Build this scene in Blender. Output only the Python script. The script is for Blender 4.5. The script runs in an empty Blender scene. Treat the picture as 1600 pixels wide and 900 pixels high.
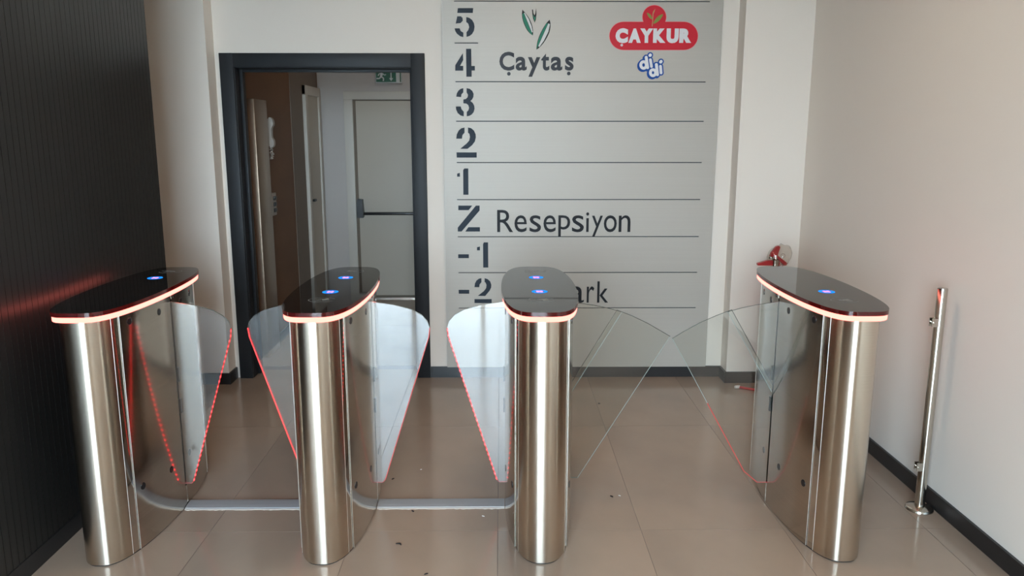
import bpy, bmesh, math, random
from mathutils import Vector, Matrix

random.seed(7)
S = bpy.context.scene
C = S.collection

# ------------------------------------------------------------------ camera
F_PX, PITCH, YAW, ROLL, CX, CAM_H = 1236.9, 0.19360, 0.01113, 0.00046, 797.08, 1.62
_f = Vector((math.sin(YAW) * math.cos(PITCH), math.cos(YAW) * math.cos(PITCH), -math.sin(PITCH)))
_r = Vector((math.cos(YAW), -math.sin(YAW), 0))
_u = _r.cross(_f)
RIGHT = math.cos(ROLL) * _r + math.sin(ROLL) * _u
UP = -math.sin(ROLL) * _r + math.cos(ROLL) * _u
FWD = _f
cd = bpy.data.cameras.new('camera')
cam = bpy.data.objects.new('camera', cd)
C.objects.link(cam)
cd.sensor_width = 36.0
cd.lens = F_PX * 36.0 / 1600.0
cd.shift_x = (800 - CX) / 1600.0
cd.clip_start = 0.02
m = Matrix((RIGHT, UP, -FWD)).transposed().to_4x4()
m.translation = (0, 0, CAM_H)
cam.matrix_world = m
S.camera = cam

# ------------------------------------------------------------------ world, sun, exposure
S.view_settings.view_transform = 'Standard'
S.view_settings.look = 'None'
S.view_settings.gamma = 1.0
S.view_settings.use_curve_mapping = False
S.view_settings.exposure = 0.15

SKY = 27.0
w = bpy.data.worlds.new('daylight')
S.world = w
w.use_nodes = True
bg = w.node_tree.nodes['Background']
bg.inputs['Color'].default_value = (0.67, 0.85, 1.0, 1)
bg.inputs['Strength'].default_value = SKY

ENT_Y = -1.8                     # glazed entrance behind the camera
ENT_X0, ENT_X1, ENT_Z = -1.70, 0.55, 2.75
pl = bpy.data.lights.new('entrance_portal', 'AREA')
pl.shape = 'RECTANGLE'
pl.size, pl.size_y = ENT_X1 - ENT_X0, ENT_Z
pl.cycles.is_portal = True
po = bpy.data.objects.new('entrance_portal', pl)
C.objects.link(po)
po.location = ((ENT_X0 + ENT_X1) / 2, ENT_Y + 0.04, ENT_Z / 2)
po.rotation_euler = (math.radians(90), 0, 0)     # shines along +Y into the room

S.cycles.max_bounces = 12
S.cycles.transparent_max_bounces = 24
S.cycles.glossy_bounces = 6
S.cycles.sample_clamp_indirect = 6.0
S.cycles.caustics_reflective = False
S.cycles.caustics_refractive = False
S.cycles.use_denoising = True

# ------------------------------------------------------------------ pixel -> point
def _ray(px, py):
    return RIGHT * ((px - CX) / F_PX) - UP * ((py - 450) / F_PX) + FWD

def on_y(px, py, y):
    d = _ray(px, py)
    return Vector((0, 0, CAM_H)) + d * (y / d.y)

def on_z(px, py, z):
    d = _ray(px, py)
    return Vector((0, 0, CAM_H)) + d * ((z - CAM_H) / d.z)

# ------------------------------------------------------------------ materials
MATS = {}

def mat(name, col, rough=0.5, metal=0.0, spec=0.5, noise=None, bump=None, emit=None, aniso=0.0, coat=0.0):
    if name in MATS:
        return MATS[name]
    mt = bpy.data.materials.new(name)
    mt.use_nodes = True
    nt = mt.node_tree
    b = nt.nodes['Principled BSDF']
    b.inputs['Base Color'].default_value = (*col, 1)
    b.inputs['Roughness'].default_value = rough
    b.inputs['Metallic'].default_value = metal
    b.inputs['Specular IOR Level'].default_value = spec
    if coat:
        b.inputs['Coat Weight'].default_value = coat
        b.inputs['Coat Roughness'].default_value = 0.05
    if emit:
        b.inputs['Emission Color'].default_value = (*emit[0], 1)
        b.inputs['Emission Strength'].default_value = emit[1]
    if noise or bump:
        tc = nt.nodes.new('ShaderNodeTexCoord')
        mp = nt.nodes.new('ShaderNodeMapping')
        nt.links.new(tc.outputs['Object'], mp.inputs['Vector'])
    if noise:                                  # (scale xyz, colour b, amount-contrast)
        sc, c2, lo, hi = noise
        mp.inputs['Scale'].default_value = sc
        n = nt.nodes.new('ShaderNodeTexNoise')
        n.inputs['Scale'].default_value = 1.0
        n.inputs['Detail'].default_value = 5
        nt.links.new(mp.outputs[0], n.inputs['Vector'])
        r = nt.nodes.new('ShaderNodeValToRGB')
        r.color_ramp.elements[0].position = lo
        r.color_ramp.elements[1].position = hi
        r.color_ramp.elements[0].color = (*col, 1)
        r.color_ramp.elements[1].color = (*c2, 1)
        nt.links.new(n.outputs['Fac'], r.inputs[0])
        nt.links.new(r.outputs[0], b.inputs['Base Color'])
    if bump:
        sc, st = bump
        mp2 = nt.nodes.new('ShaderNodeMapping')
        mp2.inputs['Scale'].default_value = sc
        nt.links.new(tc.outputs['Object'], mp2.inputs['Vector'])
        n2 = nt.nodes.new('ShaderNodeTexNoise')
        n2.inputs['Scale'].default_value = 1.0
        n2.inputs['Detail'].default_value = 4
        nt.links.new(mp2.outputs[0], n2.inputs['Vector'])
        bp = nt.nodes.new('ShaderNodeBump')
        bp.inputs['Strength'].default_value = st
        bp.inputs['Distance'].default_value = 0.002
        nt.links.new(n2.outputs['Fac'], bp.inputs['Height'])
        nt.links.new(bp.outputs[0], b.inputs['Normal'])
    if aniso:
        b.inputs['Anisotropic'].default_value = aniso
        b.inputs['Anisotropic Rotation'].default_value = 0.25
        tg = nt.nodes.new('ShaderNodeTangent')
        tg.direction_type = 'RADIAL'
        tg.axis = 'Z'
        nt.links.new(tg.outputs[0], b.inputs['Tangent'])
    MATS[name] = mt
    return mt

def glass_mat(name, tint, f0=0.05, emit=None):
    mt = bpy.data.materials.new(name)
    mt.use_nodes = True
    nt = mt.node_tree
    nt.nodes.clear()
    out = nt.nodes.new('ShaderNodeOutputMaterial')
    tr = nt.nodes.new('ShaderNodeBsdfTransparent')
    tr.inputs[0].default_value = (*tint, 1)
    gl = nt.nodes.new('ShaderNodeBsdfGlossy')
    gl.inputs['Roughness'].default_value = 0.0
    lw = nt.nodes.new('ShaderNodeLayerWeight')
    lw.inputs[0].default_value = 0.5
    p5 = nt.nodes.new('ShaderNodeMath')
    p5.operation = 'POWER'
    p5.inputs[1].default_value = 5
    nt.links.new(lw.outputs['Facing'], p5.inputs[0])
    ma = nt.nodes.new('ShaderNodeMath')
    ma.operation = 'MULTIPLY_ADD'
    ma.inputs[1].default_value = 1 - f0
    ma.inputs[2].default_value = f0
    nt.links.new(p5.outputs[0], ma.inputs[0])
    mx = nt.nodes.new('ShaderNodeMixShader')
    nt.links.new(ma.outputs[0], mx.inputs[0])
    nt.links.new(tr.outputs[0], mx.inputs[1])
    nt.links.new(gl.outputs[0], mx.inputs[2])
    nt.links.new(mx.outputs[0], out.inputs[0])
    MATS[name] = mt
    return mt

def emit_mat(name, col, st, dots=False):
    mt = bpy.data.materials.new(name)
    mt.use_nodes = True
    nt = mt.node_tree
    nt.nodes.clear()
    out = nt.nodes.new('ShaderNodeOutputMaterial')
    e = nt.nodes.new('ShaderNodeEmission')
    e.inputs[0].default_value = (*col, 1)
    e.inputs[1].default_value = st
    if dots:                       # a chain of tiny lamps along the glass edge
        tc = nt.nodes.new('ShaderNodeTexCoord')
        wv = nt.nodes.new('ShaderNodeTexWave')
        wv.wave_type = 'BANDS'
        wv.bands_direction = 'Z'
        wv.inputs['Scale'].default_value = 14.0
        nt.links.new(tc.outputs['Object'], wv.inputs['Vector'])
        pw = nt.nodes.new('ShaderNodeMath')
        pw.operation = 'POWER'
        pw.inputs[1].default_value = 3
        nt.links.new(wv.outputs['Fac'], pw.inputs[0])
        ml = nt.nodes.new('ShaderNodeMath')
        ml.operation = 'MULTIPLY_ADD'
        ml.inputs[1].default_value = st * 2.6
        ml.inputs[2].default_value = st * 0.18
        nt.links.new(pw.outputs[0], ml.inputs[0])
        nt.links.new(ml.outputs[0], e.inputs[1])
    nt.links.new(e.outputs[0], out.inputs[0])
    MATS[name] = mt
    return mt

M_WALL = mat('white_paint', (0.80, 0.735, 0.66), 0.75, bump=((60, 60, 60), 0.12))
M_CEIL = mat('ceiling_paint', (0.82, 0.80, 0.77), 0.8)
M_BASE = mat('black_baseboard', (0.012, 0.012, 0.013), 0.38)
M_SLAT = mat('black_slat', (0.010, 0.0095, 0.009), 0.36, noise=((3, 60, 3), (0.016, 0.015, 0.014), 0.35, 0.7))
M_SLATB = mat('slat_backing', (0.004, 0.004, 0.004), 0.7)
M_TILE = mat('beige_tile', (0.38, 0.29, 0.222), 0.15, noise=((2.2, 1.6, 1), (0.31, 0.24, 0.187), 0.35, 0.7), bump=((30, 30, 30), 0.03))
M_GROUT = mat('grout', (0.16, 0.13, 0.11), 0.9)
M_FRAME = mat('black_frame', (0.016, 0.018, 0.021), 0.5, spec=0.3)
M_ALU = mat('board_aluminium', (0.44, 0.41, 0.365), 0.48, metal=0.2, spec=0.3, noise=((0.8, 0.8, 180), (0.455, 0.425, 0.38), 0.3, 0.7))
M_CUT = mat('cutout_backing', (0.026, 0.038, 0.054), 0.55, spec=0.2)
M_LET = mat('dark_letter', (0.014, 0.016, 0.020), 0.5, spec=0.2)
M_LETG = mat('slate_letter', (0.040, 0.045, 0.055), 0.5, spec=0.2)
M_STEEL = mat('brushed_steel', (0.68, 0.60, 0.50), 0.24, metal=1.0, aniso=0.8, noise=((2, 2, 320), (0.58, 0.51, 0.43), 0.3, 0.75))
M_SIDE = mat('satin_steel', (0.60, 0.55, 0.49), 0.13, metal=1.0, noise=((2, 2, 260), (0.54, 0.50, 0.45), 0.3, 0.75))
M_POL = mat('polished_steel', (0.66, 0.62, 0.57), 0.05, metal=1.0)
M_BEAD = mat('edge_highlight_steel', (0.80, 0.76, 0.70), 0.30, metal=1.0)  # paler steel for the added highlight lines at panel edges
M_CORE = mat('turnstile_core', (0.008, 0.008, 0.008), 0.5)
M_SENS = mat('black_sensor', (0.010, 0.010, 0.011), 0.25)
M_TOP = mat('black_glass_top', (0.006, 0.006, 0.007), 0.03, spec=0.4)
M_TOPE = mat('glass_top_edge_glow', (0.035, 0.004, 0.004), 0.08, emit=((0.5, 0.0, 0.0), 0.06))  # faint red glow of the rim light put into the glass edge
M_PRINT = mat('grey_print', (0.20, 0.20, 0.19), 0.4)
M_CHROME = mat('chrome', (0.55, 0.51, 0.45), 0.14, metal=1.0)
M_COVER = mat('cable_cover_grey', (0.34, 0.36, 0.38), 0.35, metal=0.3)
M_SEAL = mat('sealant', (0.62, 0.57, 0.50), 0.6)
M_LILAC = mat('corridor_paint', (0.60, 0.56, 0.53), 0.7)
M_BROWN = mat('brown_panelling', (0.17, 0.08, 0.034), 0.55, spec=0.3, noise=((1.5, 1.5, 5), (0.21, 0.105, 0.048), 0.3, 0.75))
M_DOOR = mat('cream_door', (0.62, 0.56, 0.47), 0.5)
M_DFRM = mat('cream_frame', (0.70, 0.66, 0.59), 0.5)
M_DGAP = mat('door_rebate', (0.20, 0.155, 0.11), 0.6)
M_CORST = mat('corridor_steel', (0.42, 0.33, 0.25), 0.32, metal=0.8)
M_BLKP = mat('black_plastic', (0.012, 0.012, 0.013), 0.35)
M_WHP = mat('white_plastic', (0.50, 0.46, 0.41), 0.4)
M_GREEN = mat('sign_green', (0.005, 0.11, 0.055), 0.4)
M_SIGNW = mat('sign_white', (0.72, 0.76, 0.76), 0.4)
M_RED = mat('extinguisher_red', (0.42, 0.018, 0.022), 0.3)
M_BAG = glass_mat('clear_bag', (0.95, 0.94, 0.92), 0.07)
M_CRED = mat('badge_red', (0.60, 0.022, 0.040), 0.35, spec=0.2)
M_CPINK = mat('badge_rim', (0.72, 0.26, 0.25), 0.4)
M_CWH = mat('badge_white', (0.74, 0.75, 0.77), 0.4)
M_LGREEN = mat('leaf_green', (0.010, 0.17, 0.10), 0.4, spec=0.2)
M_LBLACK = mat('leaf_black', (0.010, 0.012, 0.012), 0.4, spec=0.2)
M_LPALE = mat('leaf_pale', (0.52, 0.54, 0.52), 0.4)
M_TLEAF = mat('tea_leaf', (0.20, 0.24, 0.035), 0.4)
M_TSTEM = mat('tea_stem', (0.45, 0.26, 0.10), 0.4)
M_BLUE = mat('badge_blue', (0.010, 0.070, 0.30), 0.35, spec=0.2)
M_SCRAP = mat('dark_scrap', (0.012, 0.011, 0.012), 0.5)
M_SCRAPW = mat('white_scrap', (0.75, 0.72, 0.68), 0.5)
M_PAVE = mat('pavement', (0.50, 0.49, 0.47), 0.8, noise=((1, 1, 1), (0.42, 0.41, 0.40), 0.3, 0.7))
M_WING = glass_mat('wing_glass', (0.965, 0.975, 0.97), 0.18)
M_WINGG = glass_mat('wing_glass_green', (0.94, 0.955, 0.945), 0.06)
M_GEDGE = mat('glass_cut_edge', (0.20, 0.25, 0.23), 0.12)
M_GDARK = mat('glass_edge_shade', (0.05, 0.06, 0.055), 0.2)  # dark look of the upper glass edges put into the colour
M_GLITE = mat('glass_edge_glint', (0.45, 0.52, 0.48), 0.2)  # bright glint of the slanted glass edges put into the colour
M_PANE = glass_mat('entrance_glass', (0.97, 0.98, 0.98), 0.04)
M_LED = emit_mat('red_led', (1.0, 0.19, 0.15), 4.2)
M_EDGE = emit_mat('red_edge', (1.0, 0.022, 0.026), 4.0)
M_EDGED = emit_mat('red_edge_dots', (1.0, 0.03, 0.035), 3.2, dots=True)
M_EDGES = emit_mat('red_edge_soft', (1.0, 0.12, 0.12), 0.6)
M_RINGB = emit_mat('blue_ring', (0.01, 0.22, 1.0), 1.6)
M_RINGP = emit_mat('pink_cross', (1.0, 0.22, 0.50), 2.4)
M_RINGD = mat('ring_dark', (0.01, 0.008, 0.05), 0.2)
M_FILL = emit_mat('warm_fill_lamp', (1.0, 0.74, 0.50), 18.0)  # added warm fill for the lobby, no such lamp seen

# ------------------------------------------------------------------ mesh helpers
def link(name, me, mats, parent=None, smooth=None):
    o = bpy.data.objects.new(name, me)
    C.objects.link(o)
    for q in (mats if isinstance(mats, (list, tuple)) else [mats]):
        me.materials.append(q)
    if smooth is not None:
        for p in me.polygons:
            p.use_smooth = True
        me.set_sharp_from_angle(angle=math.radians(smooth))
    if parent:
        o.parent = parent
    return o

def from_bm(bm):
    bmesh.ops.recalc_face_normals(bm, faces=bm.faces)
    me = bpy.data.meshes.new('mesh')
    bm.to_mesh(me)
    bm.free()
    return me

def tag(o, label=None, cat=None, group=None, kind=None):
    if label: o['label'] = label
    if cat: o['category'] = cat
    if group: o['group'] = group
    if kind: o['kind'] = kind
    return o

def empty(name, loc=(0, 0, 0)):
    o = bpy.data.objects.new(name, None)
    C.objects.link(o)
    o.location = loc
    o.empty_display_size = 0.1
    return o

def box_bm(bm, x0, x1, y0, y1, z0, z1, bev=0.0):
    vs = [bm.verts.new((x, y, z)) for z in (z0, z1) for x, y in ((x0, y0), (x1, y0), (x1, y1), (x0, y1))]
    fs = [(0, 3, 2, 1), (4, 5, 6, 7), (0, 1, 5, 4), (1, 2, 6, 5), (2, 3, 7, 6), (3, 0, 4, 7)]
    ff = [bm.faces.new([vs[i] for i in f]) for f in fs]
    if bev:
        es = list({e for f in ff for e in f.edges})
        bmesh.ops.bevel(bm, geom=es, offset=bev, segments=2, affect='EDGES', profile=0.5)

def box(name, x0, x1, y0, y1, z0, z1, mt, parent=None, bev=0.0):
    bm = bmesh.new()
    box_bm(bm, x0, x1, y0, y1, z0, z1, bev)
    return link(name, from_bm(bm), mt, parent, 30 if bev else None)

def prism_bm(bm, pts, axis, a, b):
    """closed 2-D outline extruded along axis from a to b; pts are (x,y) for Z, (x,z) for Y, (y,z) for X"""
    def P(p, t):
        return {'Z': (p[0], p[1], t), 'Y': (p[0], t, p[1]), 'X': (t, p[0], p[1])}[axis]
    lo = [bm.verts.new(P(p, a)) for p in pts]
    hi = [bm.verts.new(P(p, b)) for p in pts]
    n = len(pts)
    bm.faces.new(lo)
    bm.faces.new(hi)
    for i in range(n):
        j = (i + 1) % n
        bm.faces.new((lo[i], lo[j], hi[j], hi[i]))

def prism(name, pts, axis, a, b, mt, parent=None, smooth=None):
    bm = bmesh.new()
    prism_bm(bm, pts, axis, a, b)
    return link(name, from_bm(bm), mt, parent, smooth)

def tube_bm(bm, pts, r, seg=10, caps=True):
    pts = [Vector(p) for p in pts]
    rings = []
    prev = None
    for i, p in enumerate(pts):
        d = (pts[min(i + 1, len(pts) - 1)] - pts[max(i - 1, 0)]).normalized()
        ref = prev if prev is not None else (Vector((0, 0, 1)) if abs(d.z) < 0.9 else Vector((1, 0, 0)))
        u = (ref - d * ref.dot(d)).normalized()
        v = d.cross(u)
        prev = u
        rr = r[i] if isinstance(r, (list, tuple)) else r
        rings.append([bm.verts.new(p + rr * (math.cos(2 * math.pi * k / seg) * u + math.sin(2 * math.pi * k / seg) * v)) for k in range(seg)])
    for a, b in zip(rings, rings[1:]):
        for k in range(seg):
            bm.faces.new((a[k], a[(k + 1) % seg], b[(k + 1) % seg], b[k]))
    if caps:
        bm.faces.new(rings[0])
        bm.faces.new(rings[-1])

def tube(name, pts, r, mt, parent=None, seg=10):
    bm = bmesh.new()
    tube_bm(bm, pts, r, seg)
    return link(name, from_bm(bm), mt, parent, 40)

def lathe(name, prof, mt, parent=None, loc=(0, 0, 0), seg=32, smooth=35):
    """prof: (r, z) from bottom to top, closed with caps"""
    bm = bmesh.new()
    rings = []
    for r, z in prof:
        rings.append([bm.verts.new((loc[0] + r * math.cos(2 * math.pi * k / seg), loc[1] + r * math.sin(2 * math.pi * k / seg), loc[2] + z)) for k in range(seg)])
    for a, b in zip(rings, rings[1:]):
        for k in range(seg):
            bm.faces.new((a[k], a[(k + 1) % seg], b[(k + 1) % seg], b[k]))
    bm.faces.new(rings[0])
    bm.faces.new(rings[-1])
    return link(name, from_bm(bm), mt, parent, smooth)

def catmull(pts, n=6, closed=False):
    out = []
    N = len(pts)
    rng = range(N) if closed else range(N - 1)
    for i in rng:
        p = [pts[(i + k) % N] if closed else pts[max(0, min(N - 1, i + k))] for k in (-1, 0, 1, 2)]
        for s in range(n):
            t = s / n
            out.append(tuple(0.5 * ((2 * p[1][c]) + (-p[0][c] + p[2][c]) * t + (2 * p[0][c] - 5 * p[1][c] + 4 * p[2][c] - p[3][c]) * t * t
                                    + (-p[0][c] + 3 * p[1][c] - 3 * p[2][c] + p[3][c]) * t ** 3) for c in range(len(pts[0]))))
    if not closed:
        out.append(tuple(pts[-1]))
    return out

# ================================================================== the setting
XL, XR, YB, YP, YE = -1.7575, 1.9051, 5.142, 5.004, 4.108
CEIL = 2.95
BBH = 0.0745
XLL = -2.75                       # recess behind the black partition

def struct(o, label, cat):
    return tag(o, label, cat, kind='structure')

# floor: grout bed with 0.595 x 1.19 tiles
fl = box('floor', XLL, 2.05, ENT_Y, YB + 0.2, -0.08, -0.0015, M_GROUT)
struct(fl, 'beige stone tile floor of the lobby in large rectangular tiles', 'floor')
TW, TL, J = 0.595, 1.19, 0.0010
bm = bmesh.new()
box_bm(bm, J, TW - J, J, TL - J, -0.02, 0.0)
tile_me = from_bm(bm)
tile_me.materials.append(M_TILE)
ix = -7
for ix in range(-7, 3):
    for iy in range(-5, 2):
        x0 = 0.578 + ix * TW
        y0 = 3.030 + iy * TL
        if x0 + TW < XLL or x0 > XR or y0 > YB + 0.15:
            continue
        xa, xb, ya, yb = max(x0, XLL), min(x0 + TW, 2.0), max(y0, ENT_Y), min(y0 + TL, YB + 0.18)
        if (xa, xb, ya, yb) == (x0, x0 + TW, y0, y0 + TL):
            o = bpy.data.objects.new('tile', tile_me)
            C.objects.link(o)
            o.parent = fl
            o.location = (x0, y0, 0)
        else:
            o = box('tile', J, xb - xa - J, J, yb - ya - J, -0.02, 0.0, M_TILE, fl)
            o.location = (xa, ya, 0)

# corridor floor behind the doorway
CX0, CX1, CY1 = -1.75, 0.10, 7.77
cf = box('floor_corridor', CX0 - 0.1, CX1 + 0.1, YB + 0.2, CY1 + 0.3, -0.08, -0.0015, M_GROUT)
struct(cf, 'dim beige tile floor of the corridor behind the dark doorway', 'floor')
for ix in range(-4, 0):
    for iy in range(2, 5):
        x0, y0 = 0.578 + ix * TW, 3.030 + iy * TL
        xa, xb, ya, yb = max(x0, CX0 - .05), min(x0 + TW, CX1), max(y0, YB + 0.18), min(y0 + TL, CY1 + 0.05)
        if xb - xa < 0.05 or yb - ya < 0.05:
            continue
        o = box('tile', J, xb - xa - J, J, yb - ya - J, -0.02, 0.0, M_TILE, cf)
        o.location = (xa, ya, 0)

struct(box('ceiling', XLL - 0.1, 2.1, ENT_Y - 0.1, CY1 + 0.4, CEIL, CEIL + 0.15, M_CEIL), 'plain white ceiling over the lobby', 'ceiling')
struct(box('wall_right', XR, XR + 0.15, ENT_Y, YB + 0.2, -0.08, CEIL, M_WALL), 'long plain white wall on the side of the steel post', 'wall')

# back wall with the door opening
DX0, DX1, DZ = -1.685, -0.548, 2.035
bm = bmesh.new()
box_bm(bm, XLL, DX0, YB, YB + 0.18, -0.08, CEIL)
box_bm(bm, DX1, XR, YB, YB + 0.18, -0.08, CEIL)
box_bm(bm, DX0, DX1, YB, YB + 0.18, DZ, CEIL)
struct(link('wall_back', from_bm(bm), M_WALL), 'white wall behind the turnstiles with the dark doorway', 'wall')
struct(box('wall_pier_right', 1.4814, XR, YP, YB, -0.02, CEIL, M_WALL), 'shallow white pier between the floor directory and the long wall', 'pier')
struct(box('wall_pier_left', XLL, -1.787, YP, YB, -0.02, CEIL, M_WALL), 'shallow white pier beside the dark door frame near black panelling', 'pier')
struct(box('wall_recess', XLL - 0.1, XLL, ENT_Y, YB + 0.2, -0.08, CEIL, M_BROWN), 'brown wall at the end of the recess behind the black panelling', 'wall')

# black slatted partition
wl = box('wall_left', XL - 0.13, XL - 0.012, ENT_Y, YE, -0.02, CEIL, M_SLATB)
struct(wl, 'black partition wall of narrow vertical slats', 'wall')
SP = 0.0372
bm = bmesh.new()
box_bm(bm, -0.012, 0.0, 0.0013, SP - 0.0013, BBH, CEIL, 0.0)
slat_me = from_bm(bm)
slat_me.materials.append(M_SLAT)
for k in range(110):
    o = bpy.data.objects.new('slat', slat_me)
    C.objects.link(o)
    o.parent = wl
    o.location = (XL, YE - (k + 1) * SP, 0)
box('panel', XL - 0.012, XL, ENT_Y, YE - 110 * SP, BBH, CEIL, M_SLAT, wl)
box('end_cap', XL - 0.13, XL, YE, YE + 0.004, 0, CEIL, M_SLATB, wl)

def bboard(name, pts_boxes, label):
    bm = bmesh.new()
    for b in pts_boxes:
        box_bm(bm, *b, 0, BBH)
    struct(link(name, from_bm(bm), M_BASE), label, 'baseboard')

T = 0.012
bboard('baseboard_right', [(XR - T, XR, ENT_Y, YP - T)], 'black baseboard along the foot of the long white wall')
bboard('baseboard_left', [(XL - 0.02, XL + 0.004, ENT_Y, YE)], 'black baseboard under the black slatted partition')
bboard('baseboard_back', [(-0.476, 1.4814 - T, YB - T, YB)], 'black baseboard under the floor directory')
bboard('baseboard_pier_right', [(1.4814 - T, XR, YP - T, YP), (1.4814 - T, 1.4814, YP, YB)], 'black baseboard wrapped around the pier beside the directory')
bboard('baseboard_pier_left', [(XLL, -1.787 + T, YP - T, YP), (-1.787, -1.787 + T, YP, YB)], 'black baseboard wrapped around the pier beside the door frame')

# entrance facade behind the camera
bm = bmesh.new()
box_bm(bm, XLL - 0.1, ENT_X0, ENT_Y - 0.15, ENT_Y, -0.08, CEIL)
box_bm(bm, ENT_X1, XR + 0.15, ENT_Y - 0.15, ENT_Y, -0.08, CEIL)
box_bm(bm, ENT_X0, ENT_X1, ENT_Y - 0.15, ENT_Y, ENT_Z, CEIL)
struct(link('wall_front', from_bm(bm), M_WALL), 'white wall around the glazed street entrance', 'wall')
wn = empty('window_1', ((ENT_X0 + ENT_X1) / 2, ENT_Y - 0.08, 0))
struct(wn, 'glazed street entrance with slim dark frames', 'window')
hw = (ENT_X1 - ENT_X0) / 2
for xx in (-hw, -hw / 3, hw / 3, hw):
    c = max(-hw + 0.025, min(hw - 0.025, xx))
    box('mullion', c - 0.025, c + 0.025, -0.03, 0.03, 0, ENT_Z, M_FRAME, wn)
box('transom', -hw, hw, -0.03, 0.03, 2.2, 2.25, M_FRAME, wn)
for a in range(3):
    x0 = -hw + a * 2 * hw / 3
    box('pane', x0 + 0.03, x0 + 2 * hw / 3 - 0.03, -0.004, 0.004, 0.02, 2.2, M_PANE, wn)
    box('pane', x0 + 0.03, x0 + 2 * hw / 3 - 0.03, -0.004, 0.004, 2.25, ENT_Z, M_PANE, wn)
struct(box('ground', -40, 40, -60, ENT_Y - 0.15, -0.12, -0.02, M_PAVE), 'pale pavement outside the entrance', 'pavement')

# ------------------------------------------------------------------ corridor shell
struct(box('wall_corridor_left', CX0 - 0.1, CX0, YB + 0.18, CY1, -0.02, CEIL, M_BROWN), 'brown panelled corridor wall carrying the intercom', 'wall')
struct(box('wall_corridor_right', CX1, CX1 + 0.1, YB + 0.18, CY1, -0.02, CEIL, M_LILAC), 'pale corridor wall beside the fire door', 'wall')
struct(box('wall_corridor_end', CX0 - 0.1, CX1 + 0.1, CY1, CY1 + 0.15, -0.02, CEIL, M_LILAC), 'pale greyish wall around the fire door', 'wall')
struct(box('wall_corridor_grey', CX0, CX0 + 0.006, 6.75, 7.72, 0, CEIL, mat('grey_brown_paint', (0.22, 0.175, 0.14), 0.6)), 'greyish brown wall strip beside the narrow corridor door', 'wall')
struct(box('trim_2', CX0 - 0.02, CX0 + 0.045, 5.62, 5.92, 0, 1.85, M_CORST, bev=0.004), 'tall steel clad door jamb standing inside the dark doorway', 'jamb')
struct(box('baseboard_corridor', CX0, CX0 + 0.012, 5.93, 7.2, 0, 0.07, M_BASE), 'black baseboard along the brown corridor wall', 'baseboard')

# narrow door in the corridor's left wall
d2 = empty('door_2', (CX0, 7.45, 0))
struct(d2, 'narrow cream door in the brown corridor wall, seen at a slant', 'door')
box('frame_side', 0.0, 0.035, -0.30, -0.21, 0, 2.03, M_DFRM, d2, 0.003)
box('frame_side', 0.0, 0.035, 0.22, 0.30, 0, 2.03, M_DFRM, d2, 0.003)
box('frame_head', 0.0, 0.0345, -0.30, 0.30, 1.95, 2.0305, M_DFRM, d2, 0.003)
lf = box('leaf', 0.0, 0.02, -0.21, 0.22, 0.005, 1.95, M_DOOR, d2)
box('handle', 0.02, 0.045, -0.16, -0.09, 1.00, 1.02, M_BLKP, lf)

# fire door in the end wall
d1 = empty('door_1', (-0.94, CY1, 0))
struct(d1, 'cream fire door with a black push bar under the exit sign', 'door')
FX0, FX1, FZ = -1.415 + 0.94, -0.455 + 0.94, 1.93
box('frame_side', FX0 - 0.085, FX0, -0.03, 0.02, 0, FZ + 0.075, M_DFRM, d1, 0.003)
box('frame_side', FX1, FX1 + 0.085, -0.03, 0.02, 0, FZ + 0.075, M_DFRM, d1, 0.003)
box('frame_head', FX0 - 0.085, FX1 + 0.085, -0.0305, 0.02, FZ, FZ + 0.0755, M_DFRM, d1, 0.003)
box('rebate', FX0, FX1, -0.008, 0.02, 0.0, FZ, M_DGAP, d1)
box('leaf', FX0 + 0.028, FX1 - 0.008, -0.022, 0.0, 0.03, FZ - 0.012, M_DOOR, d1, 0.002)
box('threshold', FX0, FX1, -0.05, 0.02, 0.0, 0.012, M_CHROME, d1)
pb = box('push_bar', FX0 + 0.06, FX1 - 0.06, -0.085, -0.055, 0.835, 0.862, M_BLKP, d1, 0.008)
for xx in (FX0 + 0.045, FX1 - 0.045):
    prism('lock_case', [(xx - 0.028, 0.81), (xx + 0.03, 0.81), (xx + 0.034, 0.86), (xx + 0.026, 0.985), (xx - 0.022, 0.99), (xx - 0.028, 0.95)], 'Y', -0.095, -0.02, M_BLKP, pb)

# exit sign above it
es = empty('exit_sign', (-1.065, CY1 - 0.02, 2.145))
tag(es, 'green exit sign with running figure and down arrow above fire door', 'sign')
box('sign_plate', -0.125, 0.125, -0.012, 0.02, -0.062, 0.062, M_SIGNW, es, 0.002)
box('green_field', -0.118, 0.072, -0.0135, -0.011, -0.054, 0.054, M_GREEN, es)
box('green_border', 0.108, 0.118, -0.0135, -0.011, -0.054, 0.054, M_GREEN, es)
bm = bmesh.new()
def stroke(bm, pts, wd, y0, y1):
    for (xa, za), (xb, zb) in zip(pts, pts[1:]):
        d = Vector((xb - xa, zb - za))
        n = Vector((-d.y, d.x)).normalized() * wd / 2
        prism_bm(bm, [(xa + n.x, za + n.y), (xb + n.x, zb + n.y), (xb - n.x, zb - n.y), (xa - n.x, za - n.y)], 'Y', y0, y1)
stroke(bm, [(-0.06, 0.028), (-0.07, -0.005)], 0.022, -0.0150, -0.013)
stroke(bm, [(-0.07, -0.005), (-0.045, -0.02), (-0.05, -0.045)], 0.012, -0.0152, -0.013)
stroke(bm, [(-0.07, -0.005), (-0.085, -0.022), (-0.112, -0.022)], 0.012, -0.0154, -0.013)
stroke(bm, [(-0.058, 0.025), (-0.035, 0.008), (-0.022, 0.016)], 0.009, -0.0156, -0.013)
stroke(bm, [(-0.062, 0.027), (-0.09, 0.018), (-0.096, 0.002)], 0.009, -0.0158, -0.013)
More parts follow.
